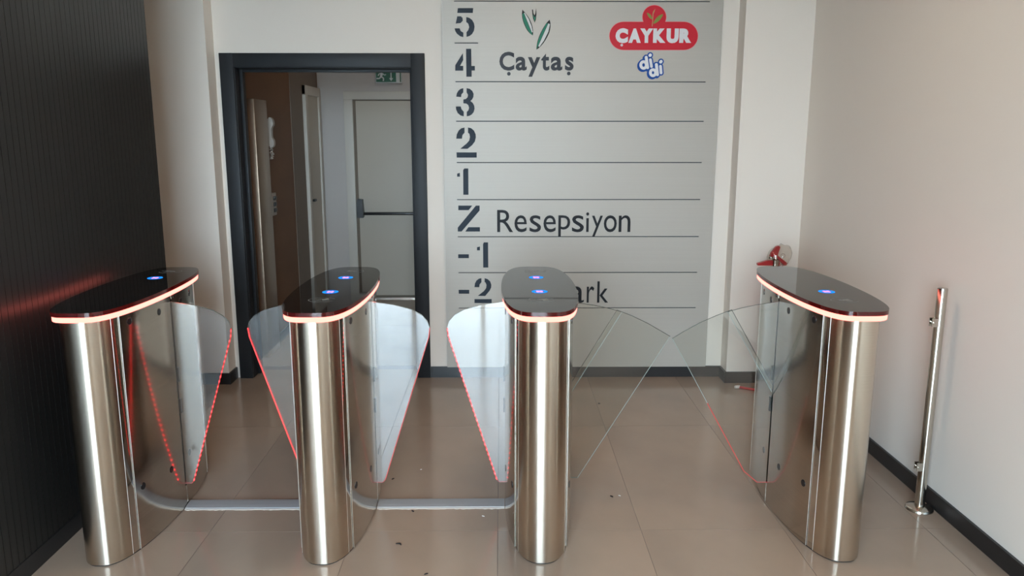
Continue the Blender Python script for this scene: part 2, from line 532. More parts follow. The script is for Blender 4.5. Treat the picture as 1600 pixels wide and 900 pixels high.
prism_bm(bm, [(-0.05 + 0.011 * math.cos(a * math.pi / 6), 0.045 + 0.011 * math.sin(a * math.pi / 6)) for a in range(12)], 'Y', -0.0150, -0.013)
link('running_figure', from_bm(bm), M_SIGNW, es)
bm = bmesh.new()
stroke(bm, [(0.025, 0.045), (0.025, -0.02)], 0.011, -0.0150, -0.013)
prism_bm(bm, [(0.005, -0.018), (0.045, -0.018), (0.025, -0.045)], 'Y', -0.0150, -0.013)
link('down_arrow', from_bm(bm), M_SIGNW, es)

# intercom handset on the brown wall
ph = empty('intercom_phone', (CX0, 6.02, 1.62))
tag(ph, 'white wall intercom handset with coiled cord on brown corridor wall', 'intercom')
box('base', 0.0, 0.025, -0.045, 0.045, -0.10, 0.10, M_WHP, ph, 0.006)
prism('handset', catmull([(0.026, 0.095), (0.055, 0.10), (0.062, 0.06), (0.048, 0.03), (0.046, -0.03), (0.06, -0.06), (0.055, -0.10), (0.026, -0.095)], 4, True), 'Y', -0.022, 0.022, M_WHP, ph, 40)
cord = [(0.035 + 0.010 * math.cos(t * 1.9), 0.0 + 0.012 * math.sin(t * 1.9) + 0.018 * math.sin(t * 0.15), -0.10 - 0.10 * math.sin(math.pi * t / 40) * (0.8 + 0.2 * math.sin(t * .3))) for t in range(41)]
tube('coiled_cord', cord, 0.004, M_WHP, ph, 6)
cp = empty('call_panel', (CX0, 6.02, 1.09))
tag(cp, 'small grey call panel with dark buttons below the intercom', 'switch panel')
box('plate', 0.0, 0.035, -0.05, 0.05, -0.085, 0.085, mat('panel_grey', (0.40, 0.37, 0.33), 0.4), cp, 0.004)
for zz in (-0.045, 0.0, 0.045):
    box('button', 0.034, 0.045, -0.03, 0.03, zz - 0.014, zz + 0.014, M_BLKP, cp, 0.002)

# dark door frame of the doorway
df = empty('trim_1', (-1.115, YB, 0))
struct(df, 'wide dark grey door frame around the corridor opening', 'door frame')
ox0, ox1 = -1.755 + 1.115, -0.478 + 1.115
def arch(nm, x0, x1, zt, wd, y0, y1):
    box(nm + '_side', x0, x0 + wd, y0, y1, 0, zt, M_FRAME, df, 0.002)
    box(nm + '_side', x1 - wd, x1, y0, y1, 0, zt, M_FRAME, df, 0.002)
    box(nm + '_head', x0 + wd, x1 - wd, y0 + 0.0003, y1, zt - wd, zt - 0.0003, M_FRAME, df, 0.002)
arch('casing', ox0, ox1, 2.106, 0.085, -0.020, 0.002)
arch('lining', ox0 + 0.071, ox1 - 0.071, 2.034, 0.017, -0.002, 0.20)
arch('stop', ox0 + 0.086, ox1 - 0.086, 2.019, 0.020, 0.09, 0.13)

# ------------------------------------------------------------------ added ceiling lamps, unseen, warming the white walls and filling the corridor
def fill_lamp(x, y, sx, sy, label, mtl=M_FILL):
    e = empty('fill_lamp', (x, y, CEIL))
    tag(e, label, 'added lamp')
    box('housing', -sx / 2 - 0.02, sx / 2 + 0.02, -sy / 2 - 0.02, sy / 2 + 0.02, -0.03, 0.0, M_CEIL, e, 0.003)
    box('diffuser', -sx / 2, sx / 2, -sy / 2, sy / 2, -0.034, -0.029, mtl, e)

fill_lamp(0.30, 3.1, 0.5, 0.5, 'added square warm fill lamp over the turnstiles')
fill_lamp(-0.20, 0.6, 0.5, 0.5, 'added square warm fill lamp between entrance and turnstiles')
fill_lamp(-0.75, 6.8, 0.30, 0.30, 'added small square fill lamp in the corridor', emit_mat('corridor_fill_lamp', (1.0, 0.86, 0.72), 8.0))

# ================================================================== floor directory
def curve_plate(outer, holes, y0, y1, name, mt, parent):
    """plate in the XZ plane with real cut-outs"""
    cu = bpy.data.curves.new('outline', 'CURVE')
    cu.dimensions = '2D'
    cu.fill_mode = 'BOTH'
    cu.extrude = abs(y1 - y0) / 2
    for loop in [outer] + holes:
        sp = cu.splines.new('POLY')
        sp.points.add(len(loop) - 1)
        for p, (x, z) in zip(sp.points, loop):
            p.co = (x, z, 0, 1)
        sp.use_cyclic_u = True
    o = bpy.data.objects.new('tmp', cu)
    C.objects.link(o)
    me = bpy.data.meshes.new_from_object(o.evaluated_get(bpy.context.evaluated_depsgraph_get()))
    bpy.data.objects.remove(o)
    for v in me.vertices:
        x, z, t = v.co
        v.co = (x, (y0 + y1) / 2 - t, z)
    bm = bmesh.new()
    bm.from_mesh(me)
    bmesh.ops.remove_doubles(bm, verts=bm.verts, dist=1e-5)
    return link(name, from_bm(bm), mt, parent)

BX0, BX1, BZ0, BZ1 = -0.3645, 1.3737, 0.0745, 2.72
BF = YB - 0.022                  # front face of the board
ORG = Vector(((BX0 + BX1) / 2, YB, 0))
board = empty('floor_directory', ORG)
tag(board, 'tall brushed aluminium floor directory with cut-out storey numbers', 'sign')

def W(px, py):
    p = on_y(px, py, BF)
    return (p.x - ORG.x, p.z)

def crop(pts, ox, oy, sc):
    return [W(ox + x / sc, oy + y / sc) for x, y in pts]

def rnd(pts):                     # light smoothing for curved stencil pieces
    return catmull(pts, 3, True)

SC1, SC3 = 6.925, 6.43
holes = []
def add1(pts, oy, curved=False):
    holes.append(crop(pts, 690, oy, SC1))
def add3(pts, oy):
    holes.append(crop(pts, 690, oy, SC3))
# 5
add1([(175, 87), (343, 87), (338, 140), (168, 140)], 0)
add1([(168, 175), (212, 175), (216, 186), (226, 186), (229, 224), (205, 250), (152, 255)], 0)
add1([(266, 183), (300, 192), (330, 214), (350, 250), (357, 290), (350, 332), (330, 368), (302, 390), (269, 400), (269, 346), (287, 326), (298, 292), (288, 256), (266, 238)], 0)
add1([(140, 305), (195, 305), (206, 334), (235, 352), (235, 402), (200, 392), (165, 364), (147, 335)], 0)
# 4
add1([(230, 572), (234, 650), (200, 712), (234, 712), (234, 765), (147, 765), (147, 705)], 0)
add1([(264, 527), (320, 527), (323, 713), (360, 713), (360, 763), (325, 763), (325, 830), (268, 830)], 0)
# 3
add1([(235, 122), (235, 168), (215, 190), (211, 220), (157, 215), (164, 178), (182, 148), (205, 130)], 120)
add1([(270, 122), (305, 130), (332, 152), (346, 184), (344, 218), (330, 246), (312, 262), (336, 281), (353, 312), (357, 345), (347, 382), (325, 409), (300, 423), (272, 428),
      (272, 380), (290, 362), (297, 335), (288, 306), (268, 290), (235, 287), (235, 245), (262, 240), (280, 222), (285, 195), (270, 168)], 120)
add1([(153, 322), (207, 320), (215, 350), (240, 378), (240, 428), (205, 419), (173, 392), (157, 355)], 120)
# 2
add1([(248, 548), (248, 605), (226, 630), (220, 670), (158, 670), (163, 625), (183, 583), (212, 558)], 120)
add1([(285, 548), (320, 556), (350, 582), (368, 620), (371, 655), (360, 700), (330, 740), (280, 780), (200, 780), (270, 722), (298, 690), (306, 650), (300, 618), (285, 605)], 120)
add1([(160, 818), (380, 818), (380, 875), (163, 875)], 120)
# 1
add3([(155, 138), (183, 128), (185, 168), (155, 168)], 250)
add3([(228, 85), (268, 85), (270, 350), (218, 350), (216, 102)], 250)
# Z
add3([(167, 458), (308, 458), (272, 505), (167, 505)], 250)
add3([(345, 458), (382, 458), (382, 508), (200, 720), (162, 720), (162, 680)], 250)
add3([(268, 675), (385, 675), (385, 720), (237, 720)], 250)
# -1
add3([(166, 240), (274, 240), (274, 280), (166, 280)], 360)
add3([(355, 170), (385, 162), (385, 202), (355, 202)], 360)
add3([(425, 120), (467, 120), (469, 375), (418, 375), (416, 140)], 360)
# -2
add3([(170, 597), (278, 597), (278, 637), (172, 637)], 360)
add3([(400, 480), (400, 522), (381, 545), (378, 572), (330, 572), (335, 533), (351, 503), (375, 485)], 360)
add3([(432, 480), (462, 489), (488, 512), (500, 548), (497, 578), (482, 608), (438, 660), (360, 660), (425, 610), (447, 580), (451, 550), (442, 527), (432, 520)], 360)
add3([(330, 690), (503, 690), (503, 732), (330, 732)], 360)
# slots between the storeys
for x0, y0, x1, y1 in [(709.6, 2.9, 1109.3, 1.3), (710.5, 67, 746.6, 67.4), (712, 128.8, 1102.5, 126.9), (713, 190.3, 1099.6, 188.7), (714, 254.8, 1096.4, 253.1),
                       (714.3, 312.7, 1094, 311), (715.7, 370.7, 1091.7, 369), (716.7, 426.7, 1089, 425), (717, 482, 1086.7, 480.3)]:
    (xa, za), (xb, zb) = W(x0, y0), W(x1, y1)
    z = (za + zb) / 2
    hh = 0.0029
    holes.append([(xa, z - hh), (xb, z - hh), (xb + 0.003, z), (xb, z + hh), (xa, z + hh), (xa - 0.003, z)])
bw = (BX1 - BX0) / 2
curve_plate([(-bw, BZ0), (bw, BZ0), (bw, BZ1), (-bw, BZ1)], holes, -0.022, -0.014, 'face_plate', M_ALU, board)
box('backing_plate', -bw + 0.002, bw - 0.002, -0.0135, 0.0, BZ0 + 0.002, BZ1 - 0.002, M_CUT, board)

_glyph = {}
def glyph(ch, bold=0.0):
    key = (ch, bold)
    if key not in _glyph:
        cu = bpy.data.curves.new('glyph', 'FONT')
        cu.body = ch
        cu.size = 1.0
        cu.offset = bold
        cu.extrude = 0.5
        cu.resolution_u = 4
        o = bpy.data.objects.new('tmp', cu)
        C.objects.link(o)
        me = bpy.data.meshes.new_from_object(o.evaluated_get(bpy.context.evaluated_depsgraph_get()))
        bpy.data.objects.remove(o)
        xs = [v.co.x for v in me.vertices]
        ys = [v.co.y for v in me.vertices]
        _glyph[key] = (me, min(xs), max(xs), min(ys), max(ys))
    return _glyph[key]

def letter(ch, x0, x1, z0, z1, y_front, th, mt, parent, bold=0.0, slant=0.0, name='letter'):
    src, a, b, c, d = glyph(ch, bold)
    me = src.copy()
    me.materials.clear()
    for v in me.vertices:
        u, vv, t = v.co
        zz = z0 + (vv - c) / (d - c) * (z1 - z0)
        v.co = (x0 + (u - a) / (b - a) * (x1 - x0) + slant * (zz - z0), y_front + th * (0.5 - t), zz)
    return link(name, me, mt, parent)

def word(chars, ox, oy, sc, mt, parent, yf, th, bold=0.0):
    for ch, xa, xb, ya, yb in chars:
        (x0, z1), (x1, z0) = W(ox + xa / sc, oy + ya / sc), W(ox + xb / sc, oy + yb / sc)
        letter(ch, x0, x1, z0, z1, yf, th, mt, parent, bold)

YF = -0.0225 - 0.004
res = [('R', 112, 278, 120, 350), ('e', 293, 420, 176, 351), ('s', 450, 568, 176, 351), ('e', 595, 722, 176, 351), ('p', 750, 870, 176, 395), ('s', 893, 1013, 176, 351),
       ('i', 1040, 1066, 145, 349), ('y', 1100, 1208, 180, 396), ('o', 1225, 1355, 176, 351), ('n', 1380, 1497, 176, 349)]
word(res, 760, 310, 6.667, M_LET, board, YF, 0.004)
oto = [('O', 786, 811, 439.5, 473), ('t', 817, 828, 443, 473), ('o', 833, 855, 447.5, 473), ('p', 861, 882, 447.5, 480), ('a', 890.5, 912, 447.5, 473), ('r', 917, 928, 447.5, 472.6), ('k', 933.5, 950, 439.5, 472.6)]
word(oto, 0, 0, 1, M_LET, board, YF, 0.004)
cay = [('C', 135, 290, 540, 736), ('a', 305, 420, 592, 736), ('y', 433, 560, 596, 800), ('t', 572, 655, 558, 736), ('a', 672, 790, 592, 736), ('s', 820, 907, 592, 736)]

def disc_pts(cx, cz, r, n=20, rz=None):
    return [(cx + r * math.cos(2 * math.pi * k / n), cz + (rz or r) * math.sin(2 * math.pi * k / n)) for k in range(n)]

logo = empty('tea_leaf_logo', (0, 0, 0))
logo.parent = board
word(cay, 760, 0, 6.669, M_LETG, logo, YF, 0.004, 0.027)
for cx_, cy_ in ((234, 769), (858, 766)):
    x, z = W(760 + cx_ / 6.669, cy_ / 6.669)
    prism('letter_dot', disc_pts(x, z, 0.0112), 'Y', YF, YF + 0.004, M_LETG, logo)

def shape(name, pts, ox, oy, sc, mt, parent, yf, smooth=True, th=0.002):
    q = crop(pts, ox, oy, sc)
    prism(name, catmull(q, 4, True) if smooth else q, 'Y', yf, yf + th, mt, parent)

Y1, Y2, Y3 = -0.0228, -0.0236, -0.0244
def leaf(pts_l, pts_r, tip, base):
    """black outline leaf, green half and pale half"""
    full = [tip] + pts_l + [base] + pts_r[::-1]
    lp = [tip] + catmull([tip] + pts_l + [base], 4)[1:-1] + [base] + catmull([base] + pts_r[::-1] + [tip], 4)[1:-1]
    shape('leaf_outline', lp, 760, 0, 6.669, M_LBLACK, logo, Y1, False)
    def inset(pts, other, k):
        return [(p[0] + (o[0] - p[0]) * k, p[1] + (o[1] - p[1]) * k) for p, o in zip(pts, other)]
    mid = [(tip[0] + (base[0] - tip[0]) * t, tip[1] + (base[1] - tip[1]) * t) for t in (0.12, 0.37, 0.65, 0.88)]
    gl = inset(pts_l, mid, 0.12)
    gr = inset(pts_r, mid, 0.24)
    shape('leaf_half', [mid[0]] + gl + [base] + mid[::-1][:3], 760, 0, 6.669, M_LGREEN, logo, Y2, False)
    off = [(m_[0] + 3, m_[1]) for m_ in mid]
    shape('leaf_half', off + gr[::-1], 760, 0, 6.669, M_LPALE, logo, Y2, False)
leaf([(370, 155), (383, 225), (415, 300), (450, 345)], [(405, 135), (448, 195), (478, 270), (487, 335)], (375, 101), (484, 370))
leaf([(622, 245), (573, 325), (538, 410), (523, 480)], [(668, 255), (657, 335), (608, 430), (556, 492)], (659, 206), (521, 518))
shape('leaf_bud', [(475, 100), (478, 145), (486, 195), (503, 236), (516, 205), (522, 150), (518, 84), (508, 146), (500, 158), (490, 135), (486, 100)], 760, 0, 6.669, M_LBLACK, logo, Y1, False)
shape('leaf_bud', [(483, 150), (503, 228), (518, 160), (505, 185)], 760, 0, 6.669, M_LGREEN, logo, Y2, False)

# red badge
badge = empty('red_badge', (0, 0, 0))
badge.parent = board
def badge_outline(g):
    pts = []
    r = 146 + g
    xl, xr, yc = 361, 989, 374
    for k in range(17):
        a = math.pi / 2 + math.pi * k / 16
        pts.append((xl + r * math.cos(a), yc - r * math.sin(a)))
    for k in range(17):
        a = -math.pi / 2 + math.pi * k / 16
        pts.append((xr + r * math.cos(a), yc - r * math.sin(a)))
    R, cx_, cy_ = 123 + g, 682, 178
    h = math.asin(max(-1, min(1, (yc - r - cy_) / R)))
    for k in range(25):
        a = -h + (math.pi + 2 * h) * k / 24
        pts.append((cx_ + R * math.cos(a), cy_ - R * math.sin(a)))
    return pts
shape('badge_rim', badge_outline(4), 920, 0, 6.665, M_CPINK, badge, Y1, False)
shape('badge_plate', badge_outline(0), 920, 0, 6.665, M_CRED, badge, Y2, False)
for ch, xa, xb in (('C', 280, 405), ('A', 415, 540), ('Y', 536, 665), ('K', 672, 797), ('U', 812, 932), ('R', 945, 1065)):
    rr = 3 if ch in 'CU' else 0
    (x0, z1), (x1, z0) = W(920 + xa / 6.665, (297 - (rr if ch == 'C' else 0)) / 6.665), W(920 + xb / 6.665, (447 + rr) / 6.665)
    letter(ch, x0, x1, z0, z1, Y3 - 0.0006, 0.002, M_CWH, badge, 0.078)
x, z = W(920 + 342 / 6.665, 470 / 6.665)
prism('letter_dot', disc_pts(x, z, 0.008), 'Y', Y3 - 0.0006, Y3 + 0.001, M_CWH, badge)
shape('tea_leaf', [(605, 133), (640, 150), (658, 182), (659, 202), (630, 185), (612, 160)], 920, 0, 6.665, M_TLEAF, badge, Y3)
shape('tea_leaf', [(773, 151), (750, 195), (715, 230), (672, 248), (685, 212), (715, 175), (745, 155)], 920, 0, 6.665, M_TLEAF, badge, Y3)
shape('tea_stem', [(655, 276), (662, 200), (664, 140), (672, 115), (692, 92), (684, 122), (673, 145), (669, 200), (664, 276)], 920, 0, 6.665, M_TSTEM, badge, Y3 - 0.0004, False)

# blue badge "di di"
bb = empty('blue_badge', (0, 0, 0))
bb.parent = board
def strokes(name, segs, mt, yf, extra, dx=0, dy=0):
    """capsules and rings given in crop pixels"""
    bm = bmesh.new()
    k_ = 0
    for s in segs:
        k_ += 1
        yy = yf - 0.00002 * k_
        if s[0] == 'c':
            _, x0, y0, x1, y1, wd = s
            r = wd / 2 + extra
            a0 = math.atan2(y1 - y0, x1 - x0)
            pts = [(x1 + dx + r * math.cos(a0 - math.pi / 2 + math.pi * k / 8), y1 + dy + r * math.sin(a0 - math.pi / 2 + math.pi * k / 8)) for k in range(9)]
            pts += [(x0 + dx + r * math.cos(a0 + math.pi / 2 + math.pi * k / 8), y0 + dy + r * math.sin(a0 + math.pi / 2 + math.pi * k / 8)) for k in range(9)]
            prism_bm(bm, crop(pts, 920, 0, 6.665), 'Y', yy, yy + 0.0018)
        else:
            _, cx_, cy_, rx, ry, wd = s
            if extra:
                pts = [(cx_ + dx + (rx + wd / 2 + extra) * math.cos(2 * math.pi * k / 24), cy_ + dy + (ry + wd / 2 + extra) * math.sin(2 * math.pi * k / 24)) for k in range(24)]
                prism_bm(bm, crop(pts, 920, 0, 6.665), 'Y', yy, yy + 0.0018)
            else:
                for k in range(24):
                    a, b = 2 * math.pi * k / 24, 2 * math.pi * (k + 1) / 24
                    q = [(cx_ + (rx + s_ * wd / 2) * math.cos(t), cy_ + (ry + s_ * wd / 2) * math.sin(t)) for t, s_ in ((a, 1), (b, 1), (b, -1), (a, -1))]
                    prism_bm(bm, crop(q, 920, 0, 6.665), 'Y', yy, yy + 0.0018)
    return link(name, from_bm(bm), mt, bb)
D1 = [('r', 570, 677, 29, 34, 30), ('c', 597, 597, 612, 705, 30)]
I1 = [('c', 641, 622, 652, 693, 28), ('c', 637, 577, 640, 573, 32)]
D2 = [('r', 668, 757, 27, 31, 30), ('c', 703, 672, 715, 778, 30)]
I2 = [('c', 746, 690, 752, 760, 28), ('c', 748, 646, 752, 640, 32)]
strokes('badge_plate', D1 + I1 + D2 + I2, M_BLUE, Y1, 14)
strokes('badge_shade', [(*s[:1], s[1] - 9, s[2] + 10, *((s[3] - 9, s[4] + 10) if s[0] == 'c' else s[3:5]), s[5]) for s in D1 + D2], M_BLUE, Y1 - 0.0002, 14)
for g in (D1, I1, D2, I2):
    strokes('letter', g, M_CWH, Y3, 0)

# ================================================================== turnstiles
TY = 3.25
BL, BW_, TLN, TWD = 0.485, 0.140, 0.495, 0.155
ZB, ZLED, ZTOP0, ZTOP = 0.955, 0.972, 0.977, 0.990

def hw_body(s, L=BL, Wd=BW_, q=2.6):
    u = 1 - s / L
    return Wd * max(0.0, 1 - u * u) ** (1 / q)

def outline(L, Wd, q, n=24):
    """full closed outline, counter-clockwise, dense at both noses"""
    ys = [-L + L * (1 - math.cos(math.pi / 2 * k / n)) ** 1.4 if k else -L for k in range(n + 1)]
    half = [(hw_body(y + L, L, Wd, q), y) for y in ys]
    up = half + [(x, -y) for x, y in half[-2::-1]]
    return up + [(-x, y) for x, y in up[-2:0:-1]]

def arc_points(y0, y1, side, n=14):
    """body outline on one side between two local y values"""
    out = []
    for k in range(n + 1):
        y = y0 + (y1 - y0) * k / n
        out.append((side * hw_body(BL - abs(y)), y))
    return out

def nose_points(sy, s_end, n=20):
    r = []
    for k in range(n + 1):
        s = s_end * (1 - k / n) ** 2
        r.append((hw_body(s), sy * (BL - s)))
    return r + [(-x, y) for x, y in r[-2::-1]]

def shell(name, pts, z0, z1, th, mt, parent, off=0.0):
    """open polyline extruded up and thickened inwards"""
    n = len(pts)
    P = [Vector((p[0], p[1])) for p in pts]
    nrm = []
    for i in range(n):
        d = (P[min(i + 1, n - 1)] - P[max(i - 1, 0)]).normalized()
        q = Vector((d.y, -d.x))
        if q.dot(P[i]) < 0:
            q = -q
        nrm.append(q)
    bm = bmesh.new()
    ring = []
    for i in range(n):
        o_ = P[i] + nrm[i] * off
        i_ = P[i] + nrm[i] * (off - th)
        ring.append([bm.verts.new((o_.x, o_.y, z0)), bm.verts.new((o_.x, o_.y, z1)), bm.verts.new((i_.x, i_.y, z1)), bm.verts.new((i_.x, i_.y, z0))])
    for a, b in zip(ring, ring[1:]):
        for k in range(4):
            bm.faces.new((a[k], a[(k + 1) % 4], b[(k + 1) % 4], b[k]))
    bm.faces.new(ring[0])
    bm.faces.new(ring[-1])
    return link(name, from_bm(bm), mt, parent, 35)

S_NOSE, S_STRIP = 0.086, 0.126
SLOT0, SLOT1 = 0.012, 0.026

def disc_on_side(name, y, z, side, r, mt, parent):
    x = side * hw_body(BL - abs(y))
    x2 = side * hw_body(BL - abs(y + 0.001))
    t = Vector((x2 - x, 0.001, 0)).normalized()
    nn = Vector((t.y, -t.x, 0)) * (1 if side > 0 else -1)
    if nn.x * side < 0:
        nn = -nn
    c = Vector((x, y, z))
    bm = bmesh.new()
    a, b, c2 = [], [], []
    for k in range(20):
        d = math.cos(2 * math.pi * k / 20) * t + math.sin(2 * math.pi * k / 20) * Vector((0, 0, 1))
        a.append(bm.verts.new(c + d * r - nn * 0.002))
        b.append(bm.verts.new(c + d * r + nn * 0.0012))
        c2.append(bm.verts.new(c + d * (r * 0.8) + nn * 0.0018))
    for A, B in ((a, b), (b, c2)):
        for k in range(20):
            bm.faces.new((A[k], A[(k + 1) % 20], B[(k + 1) % 20], B[k]))
    bm.faces.new(c2)
    bm.faces.new(a)
    return link(name, from_bm(bm), mt, parent)

def ring_icon(parent, y, x=0.0):
    r = empty('touch_icon', (x, y, ZTOP))
    r.parent = parent
    def ann(nm, r0, r1, mt, h):
        bm = bmesh.new()
        n = 28
        for k in range(n):
            a, b = 2 * math.pi * k / n, 2 * math.pi * (k + 1) / n
            q = [(rr * math.cos(t), rr * math.sin(t)) for t, rr in ((a, r1), (b, r1), (b, r0), (a, r0))]
            prism_bm(bm, q, 'Z', 0.0, h)
        link(nm, from_bm(bm), mt, r)
    ann('blue_ring', 0.020, 0.032, M_RINGB, 0.0006)
    bm = bmesh.new()
    for a in (45, 135):
        ca, sa = math.cos(math.radians(a)), math.sin(math.radians(a))
        prism_bm(bm, [(ca * 0.015 - sa * 0.0045, sa * 0.015 + ca * 0.0045), (-ca * 0.015 - sa * 0.0045, -sa * 0.015 + ca * 0.0045),
                      (-ca * 0.015 + sa * 0.0045, -sa * 0.015 - ca * 0.0045), (ca * 0.015 + sa * 0.0045, sa * 0.015 - ca * 0.0045)], 'Z', 0.0, 0.0007 if a == 45 else 0.0008)
    link('pink_cross', from_bm(bm), M_RINGP, r)

def card_print(parent, y, flip):
    """contactless card symbol printed on the glass: oval, waves, card"""
    e = empty('card_symbol', (0, y, ZTOP))
    e.parent = parent
    bm = bmesh.new()
    n = 44
    for k in range(3, n - 3):
        a, b = 2 * math.pi * k / n, 2 * math.pi * (k + 1) / n
        q = [(0.052 * r * math.cos(t), 0.040 * r * math.sin(t)) for t, r in ((a, 1.0), (b, 1.0), (b, 0.95), (a, 0.95))]
        prism_bm(bm, [(flip * x_, y_) for x_, y_ in q], 'Z', 0.0, 0.0003)
    link('oval_outline', from_bm(bm), M_PRINT, e)
    bm = bmesh.new()
    for r in (0.010, 0.017, 0.024):
        for k in range(-5, 5):
            a, b = k * 0.16, (k + 1) * 0.16
            q = [(-0.028 + rr * math.cos(t), rr * math.sin(t)) for t, rr in ((a, r + 0.0016), (b, r + 0.0016), (b, r - 0.0016), (a, r - 0.0016))]
            prism_bm(bm, [(flip * x_, y_) for x_, y_ in q], 'Z', 0.0, 0.0003)
    link('radio_waves', from_bm(bm), M_PRINT, e)
    bm = bmesh.new()
    for q in ([(0.006, -0.018), (0.030, -0.010), (0.028, -0.005), (0.004, -0.013)], [(0.002, -0.004), (0.027, 0.004), (0.021, 0.022), (-0.004, 0.014)]):
        prism_bm(bm, [(flip * x_, y_) for x_, y_ in q], 'Z', 0.0, 0.0003)
    link('card_shape', from_bm(bm), M_PRINT, e)

WING_S = [(0.020, 0.925), (0.140, 0.922), (0.235, 0.908), (0.310, 0.887), (0.352, 0.864), (0.376, 0.838), (0.385, 0.808), (0.380, 0.768), (0.176, 0.118), (0.166, 0.106), (0.020, 0.106)]
WING_IN = [(0.020, 0.922), (0.140, 0.920), (0.240, 0.905), (0.300, 0.892), (0.356, 0.876), (0.146, 0.520), (0.020, 0.300)]

def slab(name, pts, side, y, th, mt, parent):
    o = prism(name, [(side * x, z) for x, z in pts], 'Y', y - th / 2, y + th / 2, mt, parent)
    o.data.materials.append(M_GEDGE)
    for p in o.data.polygons:
        if abs(p.normal.y) < 0.5:
            p.material_index = 1
    return o

def edge_strip(name, path, side, y, wd, mt, parent):
    """thin strip along a stretch of a glass edge"""
    bm = bmesh.new()
    tube_bm(bm, [(side * x, y, z) for x, z in path], wd, 6)
    return link(name, from_bm(bm), mt, parent)

WY = 0.019                                # wing plane inside the slot
def small_wing(parent, side, emat):
    g = slab('glass_wing', WING_S, side, WY, 0.010, M_WING, parent)
    edge_strip('edge_light', WING_S[6:9], side, WY, 0.0021, emat, g)
    edge_strip('edge_light', WING_S[8:10] + [(0.125, 0.106)], side, WY, 0.0014, M_EDGES, g)
    return g

def wide_wing(parent, side, outer, red):
    g = slab('glass_wing', WING_IN, side, WY - 0.006, 0.008, M_WINGG, parent)
    h = slab('glass_extension', outer, side, WY + 0.006, 0.008, M_WINGG, g)
    edge_strip('painted_edge_line', WING_IN[1:5], side, WY - 0.006, 0.0013, M_GDARK, g)  # added tubes paint the edge's dark and bright lines
    edge_strip('painted_edge_line', WING_IN[4:6], side, WY - 0.006, 0.0013, M_GLITE, g)
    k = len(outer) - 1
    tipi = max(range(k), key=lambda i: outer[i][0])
    edge_strip('painted_edge_line', outer[:tipi + 1], side, WY + 0.006, 0.0013, M_GDARK, h)
    edge_strip('painted_edge_line', outer[tipi:-2], side, WY + 0.006, 0.0013, M_GLITE, h)
    edge_strip('painted_edge_line', [outer[-1], outer[0]], side, WY + 0.006, 0.0013, M_GDARK, h)
    if red:
        edge_strip('edge_light', red, side, WY + 0.006, 0.0018, M_EDGES, h)
    return g

